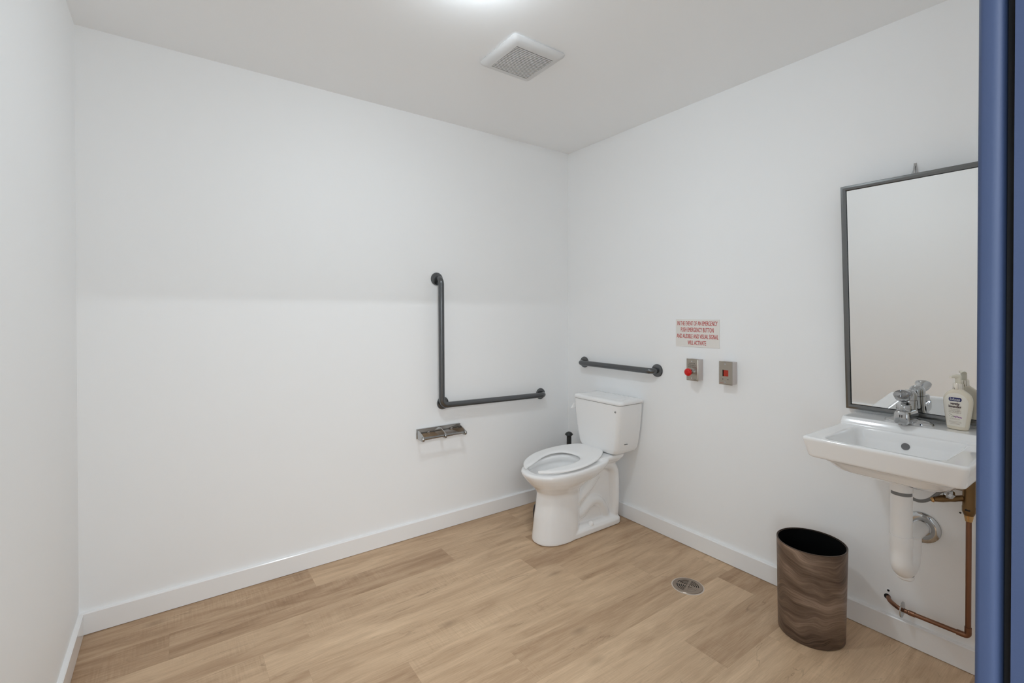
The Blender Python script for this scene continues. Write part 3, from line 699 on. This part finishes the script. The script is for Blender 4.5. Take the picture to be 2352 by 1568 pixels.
loft(bm, [sec(TX+.005,TZ+.030,.027,.027), sec(TX-.03,TZ+.030,.026,.027), sec(TX-.06,TZ+.030,.0245,.0265), sec(TX-.080,TZ+.0295,.0235,.0255), sec(TX-.088,TZ+.029,.022,.024), sec(TX-.090,TZ+.029,.019,.021)])
lathe(bm, [(0,-.004),(.0215,-.004),(.0235,.004),(.0230,.018),(.021,.021),(.0,.021)], frame_at((TX-.056,TY,TZ+.056), (-.10,0,1)), 32)
fin(bm, 'spout', M['chrome'], tap, ang=50)
bm = bmesh.new(); lathe(bm, [(0,0),(.011,0),(.011,.012),(0,.012)], Matrix.Translation((TX-.078,TY,TZ+.002)), 24); fin(bm, 'aerator', M['chromed'], tap)
bm = bmesh.new(); lathe(bm, [(0,.0),(.0245,.0),(.0248,.012),(.0235,.024),(.018,.033),(.009,.037),(0,.038)], Matrix.Translation((TX,TY,TZ+.088)), 36)
fin(bm, 'cap', M['chrome'], tap, ang=60)
bm = bmesh.new()
def lev(x, z, hw, hh, tl=0, n=36): return [Vector((x+tl*math.sin(2*PI*k/n)*hh, TY+hw*math.cos(2*PI*k/n), z+hh*math.sin(2*PI*k/n))) for k in range(n)]
loft(bm, [lev(TX-.002,TZ+.110,.017,.012), lev(TX-.025,TZ+.108,.018,.016), lev(TX-.045,TZ+.1045,.020,.0205,.1), lev(TX-.062,TZ+.106,.024,.0215,.3), lev(TX-.074,TZ+.110,.028,.0205,.5), lev(TX-.080,TZ+.114,.0285,.0165,.6), lev(TX-.074,TZ+.1145,.0225,.0125,.6), lev(TX-.064,TZ+.114,.012,.007,.6)])
bmesh.ops.scale(bm, vec=(1, .92, 1), verts=bm.verts, space=Matrix.Translation((0, -TY, 0)))
fin(bm, 'lever', M['chrome'], tap, ang=60)
bm = bmesh.new(); lathe(bm, [(0,0),(.0030,0),(.0030,.03),(.0062,.034),(.0062,.042),(0,.045)], frame_at((TX+.022,TY,TZ+.010), (0.12,0,1)), 16); fin(bm, 'lift_rod', M['chrome'], tap)
bm = bmesh.new()
for dy in (.003, -.003): box(bm, TX-.0912, TX-.0895, TY+dy-.0013, TY+dy+.0013, TZ+.031, TZ+.041)
fin(bm, 'mark', M['chip'], tap, smooth=False)

# ------------------------------------------------------------------ soap bottle
HX, HY, HZ_ = -.072, -2.127, .8862
sb = thing('soap_bottle', 'cream pump soap bottle with a lavender label standing on the basin', 'soap bottle', (HX, HY, HZ_))
ROT = math.radians(-10)   # turned a little towards the room
def bw(z):   # half width / half depth by height
    T = [(0,.0270,.0175),(.004,.0295,.0195),(.03,.0335,.0210),(.06,.0375,.0220),(.085,.0402,.0225),(.096,.0403,.0222),(.106,.0392,.0215),(.116,.0345,.0195),(.124,.0265,.0170),(.130,.0175,.0145),(.134,.0135,.0130)]
    for i in range(len(T)-1):
        if z <= T[i+1][0]:
            p0, p1, p2, p3 = T[max(i-1, 0)], T[i], T[i+1], T[min(i+2, len(T)-1)]
            t = (z-p1[0])/(p2[0]-p1[0]); h = p2[0]-p1[0]; out = []
            for c in (1, 2):
                m1 = (p2[c]-p0[c])/max(p2[0]-p0[0], 1e-9)*h; m2 = (p3[c]-p1[c])/max(p3[0]-p1[0], 1e-9)*h
                out.append((2*t**3-3*t*t+1)*p1[c]+(t**3-2*t*t+t)*m1+(-2*t**3+3*t*t)*p2[c]+(t**3-t*t)*m2)
            return tuple(out)
    return T[-1][1:]
MS = Matrix.Translation((HX, HY, HZ_)) @ Matrix.Rotation(ROT, 4, 'Z') @ Matrix.Diagonal((1, 1, 1.075, 1))
def bp_(u, z, out=0.0):      # point on front skin, u = sideways (+ = left in the picture = +y)
    z = .012+(z-.012)*1.19; u *= 1.06
    wv, dv = bw(z); q = max(-1, min(1, u/wv)); return MS @ Vector((-(dv*(1-abs(q)**2.4)**(1/2.4)+out), u, z))
bm = bmesh.new(); rg = []
for z in [0,.002,.004]+[.008+.126*i/42 for i in range(43)]:
    wv, dv = bw(z)
    if z == 0: wv -= .003; dv -= .003
    rg.append([MS @ Vector((dv*math.copysign(abs(math.cos(2*PI*k/48))**(2/2.4), math.cos(2*PI*k/48)), wv*math.copysign(abs(math.sin(2*PI*k/48))**(2/2.4), math.sin(2*PI*k/48)), z)) for k in range(48)])
loft(bm, rg); fin(bm, 'bottle', M['soap'], sb, ang=70)
bm = bmesh.new(); NX, NZ = 30, 40; G = []
def lw(t):  # label half width at t in 0..1
    z = .012+t*.092*1.19; base = (bw(min(z, .104))[0]-.0060)/1.06
    if t > .72: base *= math.sqrt(max(.02, 1-((t-.72)/.28)**2))
    return base
for j in range(NZ+1):
    t = j/NZ; z = .012+t*.092; hw = lw(t)
    G.append([bm.verts.new(bp_(-hw+2*hw*i/NX, z, .0004)) for i in range(NX+1)])
for a, b_ in zip(G, G[1:]):
    for i in range(NX): bm.faces.new((a[i], a[i+1], b_[i+1], b_[i]))
slab = fin(bm, 'label', M['label'], sb, ang=80)
def lab(nm, s, m, size, zc, sx=1.0, bold=0.0, u0=0.0):
    return text(nm, s, m, slab, size, Matrix.Identity(4), sx, bold=bold, extr=0.00002, warp=lambda p: bp_(-(p.x+u0), zc+p.y, .0021))
bm = bmesh.new()
cols = []
for i in range(25):
    u = -.0170+.0340*i/24; e = max(0, abs(u)-.0135); hh = .0052-.0035+math.sqrt(max(0, .0035**2-e*e))
    cols.append([bm.verts.new(bp_(u, .0865+hh*(-1+2*j/2), .0008)) for j in range(3)])
for p_, q_ in zip(cols, cols[1:]):
    for j in range(2): bm.faces.new((p_[j], p_[j+1], q_[j+1], q_[j]))
fin(bm, 'badge', M['navy'], slab, smooth=False)
def lab2(nm, s, m, size, zc, sx=1.0, bold=0.0): return text(nm, s, m, slab, size, Matrix.Identity(4), sx, bold=bold, extr=0.00002, warp=lambda p: bp_(-p.x, zc+p.y, .0014))
lab2('lettering', 'Softsoap', M['whitep'], .0088, .0865, .90, .0002)
lab('lettering', 'gently', M['plum'], .0100, .0745, 1.02, .0002)
lab('lettering', 'lavender', M['plum'], .0098, .0665, 1.0, .0002)
for i, s in enumerate(('With plant-based', 'cleansing ingredients', 'and real lavender oil')): lab('lettering', s, M['tan'], .0040, .0592-.0044*i, 1.0)
lab('lettering', 'For sensitive skin', M['tan'], .0038, .0325, 1.0)
bm = bmesh.new()
for k, hw in enumerate((.016, .0165, .0125)):
    zc = .0250-.0033*k; n = 10
    a = [bm.verts.new(bp_(-hw+2*hw*i/n, zc-.00035, .0007)) for i in range(n+1)]; b_ = [bm.verts.new(bp_(-hw+2*hw*i/n, zc+.00035, .0007)) for i in range(n+1)]
    for i in range(n): bm.faces.new((a[i], a[i+1], b_[i+1], b_[i]))
fin(bm, 'fine_print', M['tan'], slab, smooth=False)
bm = bmesh.new()
for (u0, z0, u1, z1) in ((.019,.0425,.002,.0405), (.015,.0455,.006,.0412), (.016,.0390,.002,.0395), (.010,.0365,-.002,.0390)):
    d = Vector((u1-u0, z1-z0, 0)).normalized()*.0004; nn = Vector((-d.y, d.x, 0))
    bm.faces.new([bm.verts.new(bp_(a+s*nn.x, b_+s*nn.y, .0007)) for a, b_, s in ((u0,z0,1),(u1,z1,1),(u1,z1,-1),(u0,z0,-1))])
fin(bm, 'stem_print', M['green'], slab, smooth=False)
bm = bmesh.new(); rr = random.Random(3)
for k in range(16):
    u = .001-.0172*k/15; z = .0400-.0035*k/15+rr.uniform(-.0018, .0018); r = rr.uniform(.0008, .0015)
    bm.faces.new([bm.verts.new(bp_(u+r*math.cos(2*PI*i/7), z+r*math.sin(2*PI*i/7), .0007+.00001*k)) for i in range(7)])
fin(bm, 'flower_print', M['violet'], slab, smooth=False)
mt = MS
bm = bmesh.new(); lathe(bm, [(0,.132),(.0138,.132),(.0142,.134),(.0142,.1515),(.0128,.1535),(0,.1535)], mt, 36); fin(bm, 'collar', M['cap'], sb, ang=50)
bm = bmesh.new(); lathe(bm, [(0,.152),(.0085,.152),(.0088,.170),(.0085,.174),(0,.1745)], mt, 28)
tube(bm, [mt @ Vector(p) for p in ((.004,-.001,.1740),(-.004,.002,.1755),(-.018,.006,.1755),(-.030,.010,.1735))], [.0085,.0080,.0055,.0040], 16)
fin(bm, 'pump', M['pump'], sb, ang=50)

# ------------------------------------------------------------------ mirror (leans out from the wall at its top)
P0 = Vector((-.022, 0, .8995)); P1 = Vector((-.090, 0, 1.822)); upv = (P1-P0).normalized(); nv = Vector((-upv.z, 0, upv.x))
mi = thing('mirror', 'steel-framed mirror leaning out from the wall above the wash basin', 'mirror', (P0.x, -1.995, P0.z))
ML = (P1-P0).length; MYL, MYR = -1.766, -2.222; FW = .0185
def mp(y, t, d): return P0+upv*t+nv*d+Vector((0, y, 0))
bm = bmesh.new()
def mring(ins, d): return [mp(MYL-ins, ins, d), mp(MYR+ins, ins, d), mp(MYR+ins, ML-ins, d), mp(MYL-ins, ML-ins, d)]
loft(bm, [mring(.0,-.012), mring(0,.0035), mring(.0015,.0055), mring(FW*.45,.0065), mring(FW-.0015,.0050), mring(FW,.0035), mring(FW,-.006)], cap0=False, cap1=False)
fin(bm, 'frame', M['frame'], mi, smooth=True, ang=12)
bm = bmesh.new(); bm.faces.new([bm.verts.new(p) for p in mring(FW+.0016,-.0015)]); fin(bm, 'glass', M['glass'], mi, smooth=False)
bm = bmesh.new(); loft(bm, [mring(.001,-.0118), mring(.001,-.0105)]); loft(bm, [mring(FW-.001,-.0105), mring(FW-.001,-.0035)]); fin(bm, 'backing', M['chip'], mi, smooth=False)
bm = bmesh.new()
box(bm, -.003, -.0005, -1.9905, -1.9815, 1.842, 1.882, .001)
tube(bm, catmull([(-.003,-1.986,1.872), (-.012,-1.986,1.868), (-.018,-1.986,1.852), (-.040,-1.986,1.834), (-.078,-1.986,1.816)], 5), .0028, 10)
tagm(fin(bm, 'mirror_hook', M['chrome'], None), 'small metal hook on the wall above the mirror', 'hook')

# ------------------------------------------------------------------ plumbing under the basin
TR = .0315
PXc, PYc = -.225, -2.008
tr_ = thing('sink_trap', 'white plastic drain trap hanging below the wash basin', 'drain pipe', (PXc, PYc, .35))
def cyl(bm, x, y, z0, z1, r, seg=32): lathe(bm, [(0,z0),(r,z0),(r,z1),(0,z1)], Matrix.Translation((x,y,0)), seg)
bm = bmesh.new(); cyl(bm, PXc, PYc, .665, .714, .0335); fin(bm, 'sleeve', M['pvc'], tr_)
bm = bmesh.new(); cyl(bm, PXc, PYc, .648, .668, .030); fin(bm, 'washer', M['hose'], tr_)
bm = bmesh.new(); cyl(bm, PXc, PYc, .47, .652, TR); fin(bm, 'down_pipe', M['pvc'], tr_)
bm = bmesh.new()
cyl(bm, PXc, PYc, .468, .505, TR+.0025)
tube(bm, bend([(PXc,PYc,.49), (PXc,PYc,.365), (-.125,PYc-.002,.365), (-.110,PYc-.002,.48)], .040, 8), [TR]*1+[TR]*18+[TR*.93], 28) if False else None
pts = bend([(PXc,PYc,.485), (PXc,PYc,.372), (-.132,PYc-.002,.372), (-.128,PYc-.002,.475)], .045, 9)
tube(bm, pts, TR, 28); fin(bm, 'bend', M['pvc'], tr_, ang=60)
bm = bmesh.new(); pts = bend([(-.128,PYc-.002,.42), (-.128,PYc-.002,.475), (-.004,PYc-.004,.475)], .036, 8); tube(bm, pts, .026, 28)
fin(bm, 'wall_pipe', M['pvc'], tr_, ang=60)
bm = bmesh.new(); lathe(bm, [(0,.335),(.020,.3345),(.026,.340),(.026,.352)], Matrix.Translation((-.178,PYc,-.002)), 24, cap=False); fin(bm, 'clean_out', M['pvc'], tr_)
bm = bmesh.new(); lathe(bm, [(.024,.0005),(.058,.0005),(.057,.006),(.049,.011),(.040,.0125),(.029,.010),(.0262,.012)], frame_at((0,PYc-.004,.475), (-1,0,0)), 40, cap=False); fin(bm, 'escutcheon', M['chrome'], tr_)

HPX = -.050
sp = thing('water_supply', 'brass mixing valve and copper supply pipe at the right end of the basin', 'water pipe', (HPX, -2.153, .15))
vy = -2.153
bm = bmesh.new(); lathe(bm, [(0,.582),(.014,.582),(.0175,.592),(.0185,.595),(.0185,.612),(.0175,.615),(.0175,.705),(0,.705)], Matrix.Translation((HPX,vy,0)), 28); mv = fin(bm, 'mixing_valve', M['brass'], sp)
bm = bmesh.new(); box(bm, HPX-.0192, HPX-.0175, vy-.007, vy+.007, .6005, .6065, .001); fin(bm, 'slot', M['chip'], mv)
bm = bmesh.new(); lathe(bm, [(0,.560),(.0095,.560),(.0125,.575),(.0135,.583),(0,.583)], Matrix.Translation((HPX,vy,0)), 24); fin(bm, 'nut', M['brassl'], sp)
bm = bmesh.new()
tube(bm, [(HPX,vy,.57), (HPX,vy,.175)], .0080, 20); fin(bm, 'riser', M['copper'], sp)
bm = bmesh.new(); ep = (HPX,vy,.150)
tube(bm, bend([(HPX,vy,.182), ep, (HPX,vy+.030,.150)], .012, 8), .0098, 20); fin(bm, 'elbow', M['copper'], sp, ang=60)
bm = bmesh.new(); tube(bm, [(HPX,vy+.027,.150), (HPX,-2.000,.149)], .0080, 20); fin(bm, 'pipe', M['copper'], sp)
bm = bmesh.new(); tube(bm, [(HPX,-2.005,.149), (HPX,-1.985,.149), (HPX,-1.983,.149), (HPX,-1.967,.149)], [.0095,.0095,.0078,.0078], 20); fin(bm, 'coupling', M['copper'], sp)
bm = bmesh.new(); tube(bm, catmull([(HPX,-1.968,.149), (HPX+.004,-1.950,.150), (-.030,-1.925,.153), (-.012,-1.912,.154), (.002,-1.908,.154)], 6), .0080, 20); fin(bm, 'stub', M['copper'], sp)
bm = bmesh.new(); lathe(bm, [(.0085,0),(.030,0),(.0295,.003),(.020,.006),(.0085,.008)], frame_at((HPX,-1.965,.150), (0,-1,.0)), 36, cap=False); fin(bm, 'escutcheon', M['chrome'], sp)
# angle stop pointing left and its chrome bracket plate
bm = bmesh.new(); tube(bm, [(HPX,vy+.010,.640), (HPX-.012,vy+.030,.635), (HPX-.020,-2.118,.633), (HPX-.024,-2.105,.633), (HPX-.040,-2.088,.630), (HPX-.055,-2.070,.625)], [.0105,.0105,.0095,.0125,.0125,.008], 18); fin(bm, 'stop_valve', M['brass'], sp, ang=50)
bm = bmesh.new(); lathe(bm, [(0,0),(.012,0),(.017,.006),(.017,.018),(.010,.024),(0,.025)], frame_at((HPX-.030,-2.112,.648), (-.7,.3,.35)), 8); fin(bm, 'valve_handle', M['chrome'], sp, smooth=False)
bm = bmesh.new(); lathe(bm, [(0,0),(.009,0),(.007,.006),(0,.008)], frame_at((HPX-.058,-2.069,.624), (-.5,.8,-.15)), 16); fin(bm, 'valve_tip', M['brassl'], sp)
bm = bmesh.new(); box(bm, -.004, -.0005, -2.150, -2.105, .650, .700, .001); fin(bm, 'bracket', M['plate'], sp)

hs = thing('supply_hose', 'grey flexible hose curving behind the white drain trap', 'hose', (-.10, -2.05, .60))
bm = bmesh.new(); tube(bm, catmull([(-.085,-1.965,.735), (-.090,-1.975,.66), (-.095,-1.995,.615), (-.10,-2.025,.604), (-.10,-2.055,.618), (-.095,-2.080,.648), (-.085,-2.105,.676), (-.070,-2.135,.690)], 8), .0058, 16); fin(bm, 'hose', M['hose'], hs, ang=60)
bm = bmesh.new(); lathe(bm, [(0,0),(.0085,0),(.0085,.016),(.0065,.02),(0,.02)], frame_at((-.086,-2.094,.671), (0,.2,1)), 8); fin(bm, 'fitting', M['pvc'], hs, smooth=False)

bm = bmesh.new(); lathe(bm, [(0,0),(.0035,0),(.0028,.0016),(0,.002)], frame_at((-.0003,-2.121,.568), (-1,0,0)), 12)
tagm(fin(bm, 'wall_screw', M['ink'], None), 'tiny dark screw in the wall left of the copper riser', 'screw')
bm = bmesh.new(); lathe(bm, [(0,.0008),(.0035,.0008),(.0045,.0003),(.014,.0003)], frame_at((-.0003,-1.908,.180), (-1,0,0)), 20, cap=False)
me_h = fin(bm, 'patched_hole', M['chip'], None)
me_h.data.materials.append(M['wall'])
for p in me_h.data.polygons:
    if (p.center-Vector((0,-1.908,.180))).length > .006: p.material_index = 1
tagm(me_h, 'small dark hole in the wall above the copper stub', 'hole')
bm = bmesh.new(); lathe(bm, [(0,.0004),(.0108,.0004),(.0114,.0002)], frame_at((-.0003,-1.905,.154), (-1,0,0)), 24, cap=False)
tagm(fin(bm, 'pipe_hole', M['chip'], None), 'ragged dark hole in the wall where the copper pipe enters', 'hole')
